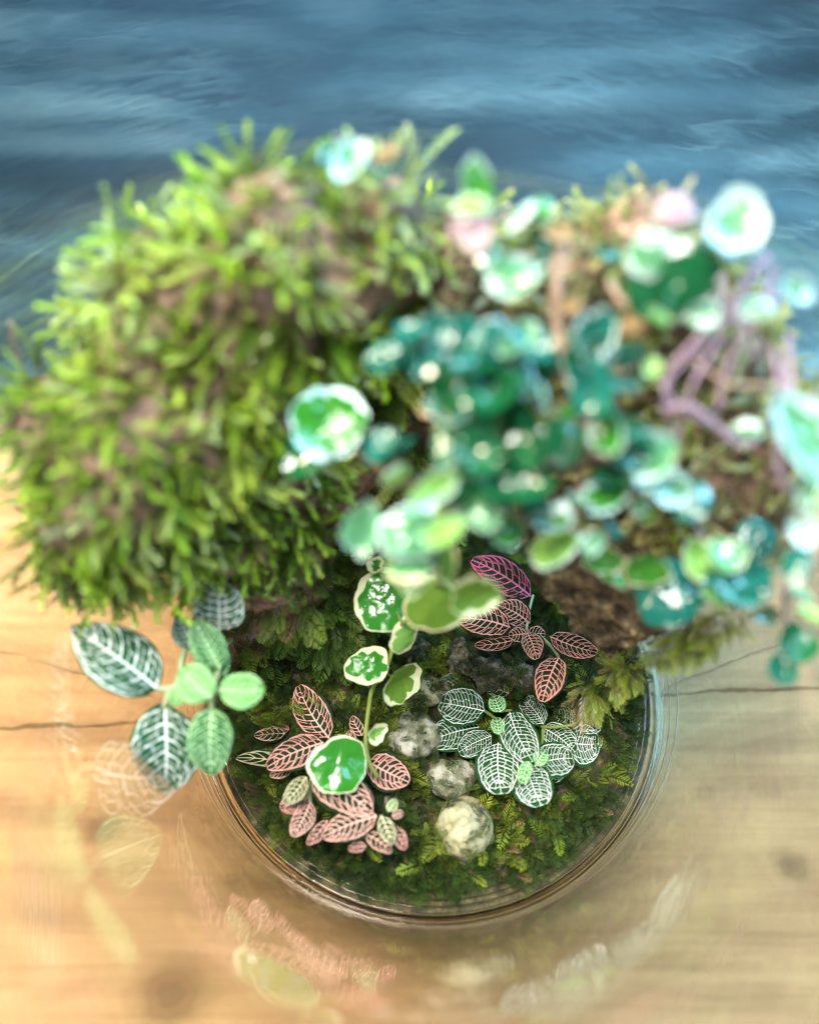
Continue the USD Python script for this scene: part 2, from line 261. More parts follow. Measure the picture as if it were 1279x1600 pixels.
RN = [(740, 470, 22.2, 1.3), (880, 460, 21.8, 1.4), (960, 410, 21.2, 1.3), (1060, 490, 21.2, 1.6), (1130, 610, 21.6, 1.7), (1190, 720, 21.8, 1.4), (1080, 750, 22.4, 1.6), (950, 640, 23., 1.4), (1150, 820, 23.2, 1.3), (1050, 850, 24.2, 1.2), (990, 842, 25.2, .8),
      (860, 790, 24.6, 1.0), (750, 600, 23.5, 1.2), (1000, 350, 21., .8), (720, 380, 21.8, .9), (1230, 640, 21.6, .9)]
RE = [(14, 0), (0, 1), (1, 2), (2, 3), (3, 4), (4, 5), (4, 6), (6, 7), (5, 8), (6, 8), (6, 9), (9, 10), (7, 11), (0, 12), (12, 11), (12, 7), (2, 13), (1, 7), (3, 7), (4, 15), (11, 10), (8, 9)]
log_r = wood_log(RN, RE, 2, .3)
single('driftwood', log_r, MT['bark'], 'branching pinkish brown driftwood on the right, thinly mossed and overgrown by creeping fig', 'driftwood')
# broken bark slab over the cave on the right
ea = [atd(*q) for q in [(832, 890, 26.6), (850, 922, 26.9), (872, 938, 27.1), (884, 975, 27.6), (905, 985, 27.7), (922, 990, 27.8), (938, 1018, 28.2), (955, 1020, 28.2), (975, 1012, 28.)]]
eb = [atd(*q) for q in [(930, 830, 24.0), (960, 845, 24.0), (985, 865, 24.2), (1010, 885, 24.4), (1030, 905, 24.6), (1050, 925, 24.8), (1060, 945, 25.2), (1070, 960, 25.4), (1080, 975, 25.6)]]
def slab(ea, eb, thick, nu=60, nv=26, seed=3):
    ea, eb = np.array(ea), np.array(eb); ea = CAM + (ea - CAM) * .975; eb = CAM + (eb - CAM) * .975; s = np.linspace(0, 1, nu); k = np.linspace(0, 1, len(ea)); nv = 34
    A = np.stack([np.interp(s, k, ea[:, i]) for i in range(3)], 1); B = np.stack([np.interp(s, k, eb[:, i]) for i in range(3)], 1)
    A = A + np.stack([.5 * (fbm(np.c_[s * 9, s * 0 + q, s * 0], 4, 5) - .5) for q in (1, 5, 9)], 1)
    G = []
    for v in np.linspace(0, 1, nv): G.append(A + (B - A) * v + np.array([0, -.15, .55]) * (4 * v * (1 - v))[None] if False else A + (B - A) * v + np.array([0, -.2, .6]) * (4 * v * (1 - v)))
    G = np.array(G); n = np.array(unit(np.cross(G[0, -1] - G[0, 0], G[-1, 0] - G[0, 0]))); n = n if n[2] > 0 else -n
    top = G.reshape(-1, 3); top = top + n * (.5 * (fbm(top * 2.0, 5, seed) - .5) * 2)[:, None]; low = G.reshape(-1, 3) - n * thick + n * (.2 * (fbm(top * 2, 3, seed + 1) - .5))[:, None]
    f = grid_faces(nv, nu); N = len(top); F = [f, f[:, ::-1] + N]
    rim = [i for i in range(nu)] + [i * nu + nu - 1 for i in range(1, nv)] + [(nv - 1) * nu + i for i in range(nu - 2, -1, -1)] + [i * nu for i in range(nv - 2, 0, -1)]
    for a, b in zip(rim, rim[1:] + rim[:1]): F.append(np.array([(a, b, b + N), (a, b + N, a + N)]))
    return np.vstack([top, low]), np.vstack(F)
single('bark_slab', slab(ea, eb, .35), MT['bark_dark'], 'broken dark bark slab with a pale jagged edge, beneath the right hand moss', 'bark')

# ---------------------------------------------------------------- stones
STONES = []
def stone(px, py, w, h, z, seed, mat, label, rough=.3, sub=4, oy=0.):
    c = at(px, py, z); k = depth(c) / FPX; a, b = w * k / 2, h * k / 2
    STONES.append((c, a, b))
    s = trimesh.creation.icosphere(subdivisions=sub); v = s.vertices; v = v * (1 + rough * 2 * (fbm(v * 1.3 + seed, 3, seed) - .5))[:, None] + (.02 + .04 * rough) * (fbm(v * 6 + seed, 3, seed)[:, None] - .5) * v
    if mat == 'rough_stone': v = v * (1 + .35 * (np.abs(fbm(v * 1.5 + seed, 4, seed + 3) - .5) * 4 - .6))[:, None]
    v = v * np.array([a, b * 1.05, min(a, b) * .8]); v = v + .10 * min(a, b) * (np.abs(noise(v / min(a, b) * 1.7 + seed, seed)[:, None] - .5) * 2 - .5) * v / min(a, b); single('stone' if mat != 'white_stone' else 'pebble', (v + c - [0, 0, min(a, b) * .78], s.faces), MT[mat], label, 'stone')
stone(726, 1284, 96, 100, 1.9, 11, 'white_stone', 'round cream pebble at the front end of the stone path')
stone(706, 1208, 86, 62, 1.8, 21, 'grey_stone', 'flat grey white pebble, second from the front in the stone path')
stone(645, 1140, 96, 80, 1.9, 31, 'grey_stone', 'grey mossy pebble just left of the white veined plant')
stone(655, 1072, 100, 50, 2.0, 41, 'white_stone', 'flat cream pebble at the back of the stone path, beside the hanging vine')
stone(724, 1018, 58, 56, 3.1, 51, 'rough_stone', 'small dark rough stone directly below the leftmost pink leaf of the rear plant', .5)
stone(770, 1044, 74, 54, 3.0, 61, 'rough_stone', 'rough grey stone between the rear pink plant and the white veined plant', .5)
stone(818, 1052, 46, 50, 3.0, 71, 'rough_stone', 'pale pitted stone beside the lowest leaf of the rear pink plant', .5)
stone(640, 1000, 60, 50, 2.6, 81, 'rough_stone', 'dark wet stone behind the hanging vine', .4)
stone(612, 1262, 36, 40, 2.2, 91, 'rough_stone', 'little grey stone beside the front pink plants', .4)

# ---------------------------------------------------------------- moss
def diamond(b, d, side, l, w): return [b, b + d * l * .45 + side * w, b + d * l, b + d * l * .45 - side * w]
def frond_plump(rng):
    V, F = [], []; n = 40; ga = 2.4; bend = rng.uniform(.1, 1.0)
    def c(s): return np.array([s, 0, -bend * s * s * .6])
    for i in range(n):
        s = (i + 1.2) / (n + 1.) ; b = c(s * .92); a = ga * i + rng.uniform(-.2, .2); out = np.array([0, math.cos(a), math.sin(a)]); tn = unit([1, 0, -1.2 * bend * s])
        lean = .30 + .9 * s ** 2; d = unit(out + tn * lean); sd = unit(np.cross(d, tn) + 1e-6); l = .22 * (1.05 - .55 * s); k = len(V)
        V += diamond(b, d, sd, l, .055); F += [(k, k + 1, k + 2), (k, k + 2, k + 3)]
    return np.array(V), np.array(F)
def frond_feather(rng):
    V, F = [], []; n = 11; bend = rng.uniform(.05, .4)
    def c(s): return np.array([s, .06 * math.sin(3 * s), -bend * s * s * .6])
    k = 0; V += diamond(c(0), unit(c(1) - c(0)), np.array([0, 1., 0]), 1., .02); F += [(0, 1, 2), (0, 2, 3)]
    for i in range(n):
        for sg in (-1, 1):
            s = (i + .5 + rng.uniform(-.2, .2)) / n; b = c(s); d = unit([.75, sg, rng.uniform(-.15, .45)]); l = .34 * math.sin(math.pi * min(1, .25 + .75 * s)) ** .8 + .05; sd = unit(np.cross(d, [0, 0, 1.])); k = len(V)
            V += diamond(b, d, sd, l * rng.uniform(.7, 1.1), .026); F += [(k, k + 1, k + 2), (k, k + 2, k + 3)]
            k = len(V); b2 = b + d * l * .5; d2 = unit(d + np.array([.5, sg * .2, .5])); V += diamond(b2, d2, sd, l * .5, .018); F += [(k, k + 1, k + 2), (k, k + 2, k + 3)]
    return np.array(V), np.array(F)
def moss(P, D, N, L, W, cols, seed, kind='plump'):
    rng = np.random.default_rng(seed); tm = [(frond_plump if kind == 'plump' else frond_feather)(rng) for _ in range(9)]; V, F, C, o = [], [], [], 0
    cols = np.array(cols)
    for p, d, n, l, w in zip(P, D, N, L, W):
        v, f = tm[rng.integers(9)]; x = unit(d); y = unit(np.cross(n, x) + 1e-5); z = np.cross(x, y)
        V.append(p + (v[:, :1] * x) * l + v[:, 1:2] * y * w + v[:, 2:3] * z * w); F.append(f + o); o += len(v)
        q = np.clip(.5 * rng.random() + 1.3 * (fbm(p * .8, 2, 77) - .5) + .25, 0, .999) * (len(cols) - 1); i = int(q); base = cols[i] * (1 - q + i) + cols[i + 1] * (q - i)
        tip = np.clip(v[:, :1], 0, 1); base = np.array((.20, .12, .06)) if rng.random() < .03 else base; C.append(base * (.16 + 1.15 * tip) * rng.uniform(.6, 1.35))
    return (np.vstack(V), np.vstack(F)), np.vstack(C)
GREENS = [(.035, .07, .008), (.09, .18, .012), (.21, .38, .02), (.33, .49, .035), (.45, .57, .09), (.46, .60, .26), (.56, .66, .36)]
YELL = [(.16, .24, .03), (.32, .42, .06), (.50, .48, .20), (.46, .52, .30), (.50, .42, .26), (.24, .26, .07)]
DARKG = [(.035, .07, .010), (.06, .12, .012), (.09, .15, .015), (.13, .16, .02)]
def scatter(mesh, count, seed, keep):
    pts, fi = trimesh.sample.sample_surface(mesh, count, seed=seed); n = mesh.face_normals[fi]; k = keep(pts, n); return pts[k], n[k]
def pix(P):
    q = P - CAM; d = q @ FWD; return 639.5 + FPX * (q @ RGT) / d, 800 - FPX * (q @ UPV) / d, d
def shag(mesh, count, seed, cols, l0, l1, wfac, droop, keep, label, kind='plump', name='moss', mat='moss'):
    P, N = scatter(mesh, count, seed, keep); rng = np.random.default_rng(seed + 1); D = N * .75 + 1.5 * (np.stack([fbm(P * .75, 2, 31 + k) for k in range(3)], 1) - .5) + np.array([0, -.25, -1.]) * droop * np.clip(1.15 - N[:, 2:3], 0.15, 1.4) + rng.normal(0, .42, N.shape)
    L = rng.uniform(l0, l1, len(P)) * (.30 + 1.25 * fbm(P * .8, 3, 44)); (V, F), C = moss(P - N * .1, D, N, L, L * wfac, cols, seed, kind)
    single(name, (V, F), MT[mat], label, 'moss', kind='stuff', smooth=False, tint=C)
shag(log_l, 8200, 3, GREENS, .8, 1.95, .55, .6, lambda p, n: (fbm(p * .6, 2, 9) > .36) & (pix(p)[2] < 25.5 + (pix(p)[0] < 350) * 3), 'thick shaggy bright green moss hanging over the tall driftwood on the left')
shag(log_r, 5200, 5, YELL, .45, 1.15, .8, .3, lambda p, n: fbm(p * .6, 2, 19) > .30, 'thin yellowish moss on the driftwood at the right, under the creeping fig')
rng = np.random.default_rng(21)
n_ = 13000; r_ = 8.0 * np.sqrt(rng.random(n_)); a_ = rng.random(n_) * 2 * math.pi; x_, y_ = r_ * np.cos(a_), r_ * np.sin(a_)
keep = (fbm(np.c_[x_ * .6, y_ * .6, 0 * x_], 3, 6) > .30 + .05 * np.clip((r_ - 6.8), 0, 2)) & ~((np.abs(x_ - .3) < 1.0) & (y_ < -1.5) & (y_ > -6.) & (rng.random(n_) < .6)); x_, y_ = x_[keep], y_[keep]
tx, ty, tz = [], [], []
for c, a, b in STONES:
    for _ in range(24):
        w = rng.random() * 6.28; q = rng.uniform(.55, 1.15); tx.append(c[0] + a * q * math.cos(w)); ty.append(c[1] + b * q * math.sin(w)); tz.append(c[2] - min(a, b) * .75 + .75 * min(a, b) * math.sqrt(max(0, 1 - min(q, 1) ** 2)) + (.02 if q < 1 else 0))
P = np.c_[x_, y_, gz(x_, y_) - .05]; P = np.vstack([P, np.c_[tx, ty, tz]]); x_, y_ = P[:, 0], P[:, 1]; D = np.c_[rng.normal(0, 1, len(x_)), rng.normal(-.25, 1, len(x_)), rng.uniform(.15, .9, len(x_))]; L = rng.uniform(.32, .85, len(x_))
nb = 420; wb = rng.random(nb) * 6.28; rb_ = np.where(rng.random(nb) < .55, rng.uniform(5.6, 7.6, nb), rng.uniform(0, 5.5, nb)); xb, yb = rb_ * np.cos(wb), rb_ * np.sin(wb)
P2 = np.c_[xb, yb, gz(xb, yb)]; D2 = np.c_[rng.normal(0, .7, nb), rng.normal(-.2, .7, nb), rng.uniform(.5, 1.1, nb)]; L2 = rng.uniform(.7, 1.35, nb)
(Vb, Fb), Cb = moss(P2, D2, np.tile([0, 0, 1.], (nb, 1)), L2, L2 * .75, [(.06, .10, .01), (.15, .22, .02), (.28, .34, .04), (.36, .40, .06)], 29, 'feather')
(V, F), C = moss(P, D, np.tile([0, 0, 1.], (len(x_), 1)), L, L * .8, [(.014, .026, .004), (.025, .045, .006), DARKG[0], (.07, .105, .010), (.19, .23, .02)], 22, 'feather')
V, F = join([(V, F), (Vb, Fb)]); C = np.vstack([C, Cb])
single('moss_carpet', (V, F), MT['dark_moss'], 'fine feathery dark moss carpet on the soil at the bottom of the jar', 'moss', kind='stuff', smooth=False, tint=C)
# dark feathery moss on the foot of the left driftwood
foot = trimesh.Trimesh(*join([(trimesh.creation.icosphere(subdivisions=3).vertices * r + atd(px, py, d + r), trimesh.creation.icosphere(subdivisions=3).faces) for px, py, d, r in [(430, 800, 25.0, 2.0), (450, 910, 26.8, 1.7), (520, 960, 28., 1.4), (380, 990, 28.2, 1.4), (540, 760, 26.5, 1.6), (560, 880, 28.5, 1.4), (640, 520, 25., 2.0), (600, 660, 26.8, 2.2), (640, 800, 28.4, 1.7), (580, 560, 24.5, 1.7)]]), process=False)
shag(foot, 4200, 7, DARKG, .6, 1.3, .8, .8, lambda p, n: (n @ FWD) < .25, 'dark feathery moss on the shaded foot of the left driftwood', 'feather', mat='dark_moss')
# moss that trails out at the right below the driftwood
tr = [atd(*q) for q in [(905, 1085, 28.6), (960, 1055, 27.8), (1010, 1025, 26.6), (1070, 995, 25.4), (1120, 975, 24.6), (1160, 960, 24.2)]]
tm_ = trimesh.Trimesh(*tube(tr, .4, .35, 10, 6), process=False)
shag(tm_, 750, 9, [(.12, .16, .015), (.20, .27, .02), (.28, .36, .04), (.22, .17, .05)], .45, 1.1, .5, .8, lambda p, n: fbm(p * 1.2, 2, 3) > .4, 'yellow green moss strand trailing out to the right over the table', 'feather')

# ---------------------------------------------------------------- leaves with nets of veins (nerve plants)
def leaf_frame(bp, tp, wpx, db, dt, roll, face):
    b, t = atd(*bp, db), atd(*tp, dt); ax = t - b; L = np.linalg.norm(ax); ax /= L
    n = unit(unit(CAM - b) * (1 - face) + np.array([0, 0, 1.]) * face); n = unit(n - ax * (n @ ax)); sd = np.cross(n, ax)
    c, s = math.cos(roll), math.sin(roll); n, sd = n * c + sd * s, sd * c - n * s
    return b, ax, sd, n, L, wpx * (db + dt) / 2 / FPX / 2
class Leaf:
    def __init__(s, fr, lat, slant=.24, curl=.12, fold=.12, puck=.03, p=.62, q=.72, seed=0):
        s.b, s.ax, s.sd, s.n, s.L, s.W = fr; s.lat, s.slant, s.curl, s.fold, s.puck, s.p, s.q = lat, slant, curl, fold, puck, p, q
        s.mx = (p / (p + q)) ** p * (q / (p + q)) ** q; s.rng = np.random.default_rng(seed); s.wob = s.rng.uniform(0, 6, 4)
    def S(s, u, t, off=0.):
        u, t = np.asarray(u, float), np.asarray(t, float); uu = np.clip(u, 1e-4, 1 - 1e-4)
        w = uu ** s.p * (1 - uu) ** s.q / s.mx * (1 + .03 * np.sin(9 * uu + s.wob[0] + 2 * np.sign(t)))
        c = u - s.slant * np.abs(t) ** 1.25
        h = -s.curl * s.L * (u - .35) ** 2 * 1.6 + s.fold * s.W * np.abs(t) * w - .5 * s.fold * s.W * (t * w) ** 2 + s.puck * s.L * (.5 - .5 * np.cos(2 * math.pi * (c * s.lat - .3))) * np.clip(np.abs(t) * 2.5, 0, 1) * np.clip((1 - np.abs(t)) * 4, 0, 1)
        h = h + .03 * s.L * np.sin(7 * u + s.wob[1]) * t + off
        bend = .05 * s.L * np.sin(math.pi * u) * math.sin(s.wob[2])
        return s.b + np.multiply.outer(u * s.L, s.ax) + np.multiply.outer(t * w * s.W + bend, s.sd) + np.multiply.outer(h, s.n)
    def blade(s, nu=61, nt=29):
        u = np.linspace(0, 1, nu); u = .5 - .5 * np.cos(math.pi * u); t = np.linspace(-1, 1, nt); U, T = np.meshgrid(u, t, indexing='ij')
        return s.S(U, T).reshape(-1, 3), grid_faces(nu, nt)
    def half(s, u):
        uu = np.clip(u, 1e-4, 1 - 1e-4); return uu ** s.p * (1 - uu) ** s.q / s.mx * s.W / s.L
    def veins(s, wm, wl, wx, net=2, reach=.9):
        """midrib, laterals, cross bars and a loop along the margin, drawn flat on the leaf and laid on its surface"""
        rg, N, lines = s.rng, s.lat, [(np.c_[np.linspace(0, .965, 16), np.zeros(16)], wm, wm * .4)]
        for sg in (-1, 1):
            def lateral(i):
                x0 = .015 + .84 * max(0, i + .12 * (sg > 0) + rg.uniform(-.08, .08)) / N; sl = s.slant * (.15 + .85 * min(1, (i + .6) / N * 1.5)) * .62 * (1 - .35 * i / N)
                q = np.linspace(0, 1, 13); x = x0 + sl * (q * .8 + .35 * q * q); x = np.minimum(x, .962 + .012 * q)
                return np.c_[x, reach * s.half(x) * np.sin(q * math.pi / 2) ** .95]
            A = [lateral(i) for i in range(N)]
            ev = lambda P, q: np.array([np.interp(q, np.linspace(0, 1, len(P)), P[:, k]) for k in (0, 1)])
            for P in A: lines.append((P * [1, sg], wl, wl * .55))
            tip = np.c_[np.linspace(A[-1][0, 0] + .03, .968, 13), np.zeros(13)]
            for P, Q in zip(A, A[1:] + [tip]):
                end = Q is tip
                e = np.array([ev(P, 1) + (ev(Q, 1) - ev(P, 1)) * w for w in np.linspace(0, 1, 7)]); e[:, 1] = np.where(end, e[:, 1], reach * s.half(e[:, 0]) * (1 - .06 * np.sin(np.linspace(0, math.pi, 7)) * rg.uniform(.3, 1.4)))
                lines.append((e * [1, sg], wx, wx)); last = (P[0] + Q[0]) / 2 * [1, 0]
                for k in range(net + 1):
                    q = (k + .62 + rg.uniform(-.16, .16)) / (net + 1); a, b = ev(P, q), ev(Q, max(.02, q - .06 + rg.uniform(-.05, .05))); m_ = (a + b) / 2 + (ev(P, min(1, q + .12)) - a) * rg.uniform(.2, .7) + rg.uniform(-.008, .008, 2)
                    if end and k == net: continue
                    lines.append((np.array([a, m_, b]) * [1, sg], wx * 1.05, wx * .9))
                    if net > 1 or k: lines.append((np.array([last, (last + m_) / 2 + rg.uniform(-.008, .008, 2), m_]) * [1, sg], wx * .8, wx * .8))
                    last = a + (b - a) * rg.uniform(.3, .7); last = last * .4 + m_ * .6
                if net > 1 and not end: lines.append((np.array([last, e[3]]) * [1, sg], wx * .8, wx * .8))
        V, F = [], []
        for pts, w0, w1 in lines:
            seg = np.r_[0, np.cumsum(np.hypot(*np.diff(pts, axis=0).T))]; k_ = max(4, int(seg[-1] * 24)); q = np.linspace(0, seg[-1], k_); C = np.stack([np.interp(q, seg, pts[:, i]) for i in (0, 1)], 1)
            T = np.gradient(C, axis=0); T /= np.linalg.norm(T, axis=1, keepdims=True) + 1e-9; n = np.c_[-T[:, 1], T[:, 0]] * (np.linspace(w0, w1, k_) * s.W / s.L * .5)[:, None]; k = len(V)
            E = np.stack([C - n, C + n], 1).reshape(-1, 2); u = np.clip(E[:, 0], .004, .985)
            V += list(s.S(u, np.clip(E[:, 1] / s.half(u), -.96, .96), .014 + .006 * (w0 / wm)))
            for i in range(k_ - 1): F += [(k + 2 * i, k + 2 * i + 1, k + 2 * i + 3), (k + 2 * i, k + 2 * i + 3, k + 2 * i + 2)]
        return np.array(V), np.array(F)
def lower(px, py, d, zc): return (CAM[2] - (zc + (28.4 - d) * .9)) / -ray(px, py)[2]
def nerve_plant(name, label, centre, leaves, stems, stem_mat, cfg, zc=None):
    if zc is not None:
        leaves = [(l[0], l[1], l[2] * 1.06, lower(*l[0], l[3], zc), lower(*l[1], l[4], zc)) + tuple(l[5:]) for l in leaves]
        stems = [([(q[0], q[1], lower(*q, zc)) for q in st[0]],) + tuple(st[1:]) for st in stems]
    t = thing(name, label, 'plant', centre)
    for i, lf in enumerate(leaves):
        bp, tp, w, db, dt = lf[:5]; o = dict(cfg); o.update(dict(lat=5, net=0, wm=.12, wl=.09, wx=.05) if w < 30 else {}); o.update(lf[5] if len(lf) > 5 else {}); seed = hash_(bp, tp)
        rg = np.random.default_rng(seed); fr = leaf_frame(bp, tp, w, db, dt, o.get('roll', 0) + rg.uniform(-.12, .12), o.get('face', .3))
        L = Leaf(fr, o['lat'], o.get('slant', .24), o.get('curl', .15), o.get('fold', .1), o.get('puck', .02), o.get('p', .62), o.get('q', .66), seed)
        b = part('leaf', L.blade(), MT[o['mat']], t, True, o.get('label'))
        part('veins', L.veins(o['wm'], o['wl'], o['wx'], o['net'], o.get('reach', .9)), MT[o['vein']], b, False)
    for st in stems: part('stem', tube([atd(*q) for q in st[0]], st[1], st[2]), MT[stem_mat], t, True)
    return t
def hash_(a, b): return int(abs(a[0] * 7 + a[1] * 131 + b[0] * 17 + b[1] * 3)) % 100000

WC = dict(lat=6, slant=.6, wm=.052, wl=.032, wx=.021, net=2, mat='white_leaf', vein='white_vein', p=.5, q=.5, puck=.03, reach=.86)
YG = dict(mat='mid_leaf', vein='mint_vein', net=1, lat=5)
nerve_plant('nerve_plant', 'dark green white netted nerve plant, left half of the clump beside the stone path', at(778, 1120, 1.5), [
    ((749, 1136), (671, 1158), 56, 29.2, 29.6, dict(mat='white_leaf')), ((755, 1062), (676, 1082), 42, 29.4, 29.6, {}), ((757, 1111), (684, 1096), 62, 28.6, 29.1, {}), ((795, 1084), (754, 1068), 28, 28.8, 29., {}),
    ((778, 1160), (783, 1241), 68, 28.4, 28.5, {}), ((822, 1196), (846, 1259), 62, 28.5, 28.5, {}), ((796, 1112), (832, 1190), 56, 28.1, 28.0, {}),
    ((782, 1113), (771, 1087), 28, 27.9, 28.0, YG), ((779, 1148), (774, 1120), 22, 28.1, 28.2, YG), ((826, 1190), (815, 1224), 22, 27.9, 27.9, YG), ((700, 1052), (730, 1085), 30, 29.7, 29.7, {}), ((768, 1150), (716, 1176), 40, 29.0, 29.2, {}), ((800, 1190), (806, 1236), 44, 28.8, 28.9, {}), ((740, 1090), (700, 1062), 40, 29.4, 29.6, {})],
    [([(757, 1111, 28.7), (775, 1125, 28.6), (785, 1150, 28.6), (790, 1185, 29)], .06, .05), ([(780, 1112, 28.3), (800, 1112, 28.3), (790, 1140, 28.6), (822, 1195, 28.6)], .05, .05)], 'stem_green', WC, 2.6)
nerve_plant('nerve_plant', 'dark green white netted nerve plant, right half of the clump touching the jar wall', at(860, 1145, 1.5), [
    ((906, 1140), (852, 1112), 48, 28.8, 29., {}), ((902, 1136), (938, 1122), 46, 28.6, 28.8, {}), ((886, 1160), (937, 1162), 66, 28.8, 28.9, {}), ((888, 1172), (938, 1140), 60, 29.0, 29.2, {}),
    ((846, 1136), (900, 1176), 46, 28.6, 28.7, {}), ((834, 1196), (898, 1184), 54, 28.4, 28.6, {}), ((849, 1132), (813, 1087), 38, 28.5, 28.8, {}), ((838, 1196), (852, 1172), 24, 28., 28.1, YG), ((852, 1120), (836, 1080), 40, 29.2, 29.4, {}), ((870, 1180), (862, 1222), 40, 29.0, 29.1, {}), ((880, 1110), (905, 1098), 36, 29.2, 29.3, {})],
    [([(845, 1136, 28.6), (870, 1136, 28.2), (900, 1130, 27.9), (912, 1112, 27.8)], .05, .04), ([(848, 1132, 28.6), (846, 1165, 28.6), (836, 1195, 28.5), (840, 1220, 29.2)], .05, .05)], 'stem_green', WC, 2.6)
PC = dict(lat=8, wm=.10, wl=.06, wx=.036, net=1, mat='pink_leaf', vein='cream_pink_vein', p=.62, q=.72, slant=.65, puck=.018, reach=.85)
PK = dict(vein='pink_vein'); CR = dict(vein='cream_vein', mat='mid_leaf')
nerve_plant('nerve_plant', 'pink veined nerve plant at the front left, its round centre under the glossy vine leaf', at(490, 1212, 1.6), [
    ((514, 1154), (464, 1068), 56, 28.6, 28.2, PK), ((506, 1160), (414, 1199), 52, 28.2, 28.3, PK), ((470, 1200), (364, 1183), 26, 28.7, 28.9, dict(vein='cream_vein')), ((456, 1204), (420, 1212), 18, 28.9, 29., {}),
    ((446, 1146), (396, 1149), 24, 28.9, 29., {}), ((452, 1140), (430, 1136), 16, 29., 29., PK), ((487, 1212), (581, 1271), 66, 27.9, 28., {}), ((574, 1190), (640, 1222), 56, 28.5, 28.6, PK),
    ((481, 1246), (436, 1262), 34, 28.4, 28.5, dict(vein='pink_vein')), ((485, 1252), (456, 1308), 38, 28.5, 28.7, {}), ((479, 1214), (442, 1256), 32, 27.7, 27.8, dict(vein='cream_vein', lat=6)),
    ((566, 1150), (549, 1118), 22, 28.8, 28.8, PK), ((551, 1162), (543, 1142), 18, 28.8, 28.8, {}), ((556, 1220), (580, 1268), 34, 28.3, 28.4, PK), ((512, 1282), (478, 1320), 22, 28.6, 28.8, PK)],
    [([(500, 1160, 28.4), (488, 1212, 28.2), (484, 1250, 28.5), (495, 1270, 29.4)], .07, .06), ([(488, 1213, 28.1), (520, 1200, 28.4), (574, 1190, 28.6)], .05, .05)], 'stem_pale', PC, 2.7)
nerve_plant('nerve_plant', 'small pink veined nerve plant at the very front, beside the cream pebble', at(592, 1276, 1.5), [
    ((589, 1275), (502, 1308), 48, 28.2, 28.4, {}), ((596, 1276), (613, 1320), 28, 28., 28.1, dict(vein='cream_vein')), ((614, 1292), (633, 1328), 24, 28.3, 28.4, PK), ((572, 1304), (612, 1332), 28, 28.5, 28.6, {}),
    ((572, 1322), (543, 1327), 18, 28.7, 28.8, PK), ((606, 1268), (618, 1248), 18, 28.2, 28.3, dict(mat='mid_leaf', vein='cream_vein')), ((612, 1276), (630, 1270), 16, 28.3, 28.3, {})],
    [([(596, 1276, 28.1), (590, 1290, 28.8), (590, 1300, 29.5)], .06, .05)], 'stem_pale', PC, 2.7)
nerve_plant('nerve_plant', 'coral pink veined nerve plant at the rear right, under the bark slab', at(835, 990, 3), [
    ((830, 932), (735, 872), 56, 27.6, 27.0, dict(vein='magenta_vein')), ((797, 980), (713, 964), 54, 27.6, 27.9, PK), ((828, 974), (775, 944), 44, 27.6, 27.7, PK), ((803, 1000), (740, 1008), 24, 27.9, 28.1, PK),
    ((823, 988), (838, 1030), 36, 27.2, 27.3, dict(vein='cream_pink_vein')), ((822, 990), (794, 993), 26, 27.3, 27.4, dict(vein='cream_pink_vein')), ((825, 988), (852, 990), 26, 27.3, 27.4, dict(vein='cream_pink_vein')),
    ((858, 994), (936, 1020), 40, 27.4, 27.7, PK), ((873, 1026), (846, 1096), 50, 27.6, 27.8, PK)],
    [([(822, 985, 27.4), (850, 1000, 27.8), (872, 1026, 27.8), (860, 1040, 28.8)], .06, .06), ([(822, 985, 27.4), (825, 960, 27.8), (832, 930, 27.8)], .05, .05)], 'stem_pale', dict(PC, vein='pink_vein'), 3.4)
BC = dict(lat=6, wm=.085, wl=.058, wx=.026, net=2, mat='big_leaf', vein='white_vein', p=.55, q=.85, slant=.65, puck=.035, reach=.93, fold=.16, curl=.2)
nerve_plant('nerve_plant', 'large leaved white veined nerve plant on the left, leaning out over the jar edge', atd(283, 1080, 27.1), [
    ((342, 985), (338, 912), 86, 25.7, 25.1, dict(lat=6, p=.5, q=.5, roll=.2)), ((300, 1010), (276, 962), 44, 25.9, 25.7, dict(vein='white_vein')),
    ((344, 1045), (300, 964), 56, 25.2, 25.1, dict(mat='mid_leaf', vein='mint_vein', lat=8)), ((338, 1056), (354, 1012), 34, 25.5, 25.5, dict(mat='mid_leaf', vein='mint_vein')),
    ((246, 1074), (114, 972), 104, 24.9, 24.5, dict(roll=-.15)), ((256, 1104), (249, 1260), 106, 24.9, 25.5, dict(curl=.3)), ((331, 1106), (329, 1218), 72, 24.8, 25.1, dict(mat='mid_leaf', vein='mint_vein', q=.7, lat=8)),
    ((342, 1077), (414, 1076), 58, 24.6, 24.8, dict(mat='young_leaf', vein='mint_vein', q=.6)), ((330, 1090), (282, 1042), 60, 24.4, 24.6, dict(mat='young_leaf', vein='mint_vein', q=.6)), ((284, 1076), (264, 1104), 28, 24.7, 24.8, dict(mat='young_leaf', vein='mint_vein'))],
    [([(234, 1075, 25.0), (262, 1076, 25.1), (282, 1070, 25.2), (284, 1030, 25.7), (300, 1000, 26.5)], .10, .11), ([(256, 1106, 25.0), (264, 1080, 25.1), (280, 1066, 25.3)], .08, .09), ([(331, 1108, 24.9), (330, 1090, 24.7), (338, 1060, 25.1), (345, 1020, 26.1), (360, 1000, 27.4)], .08, .09), ([(330, 1088, 24.7), (342, 1077, 24.7)], .06, .06)], 'stem_pale', BC)

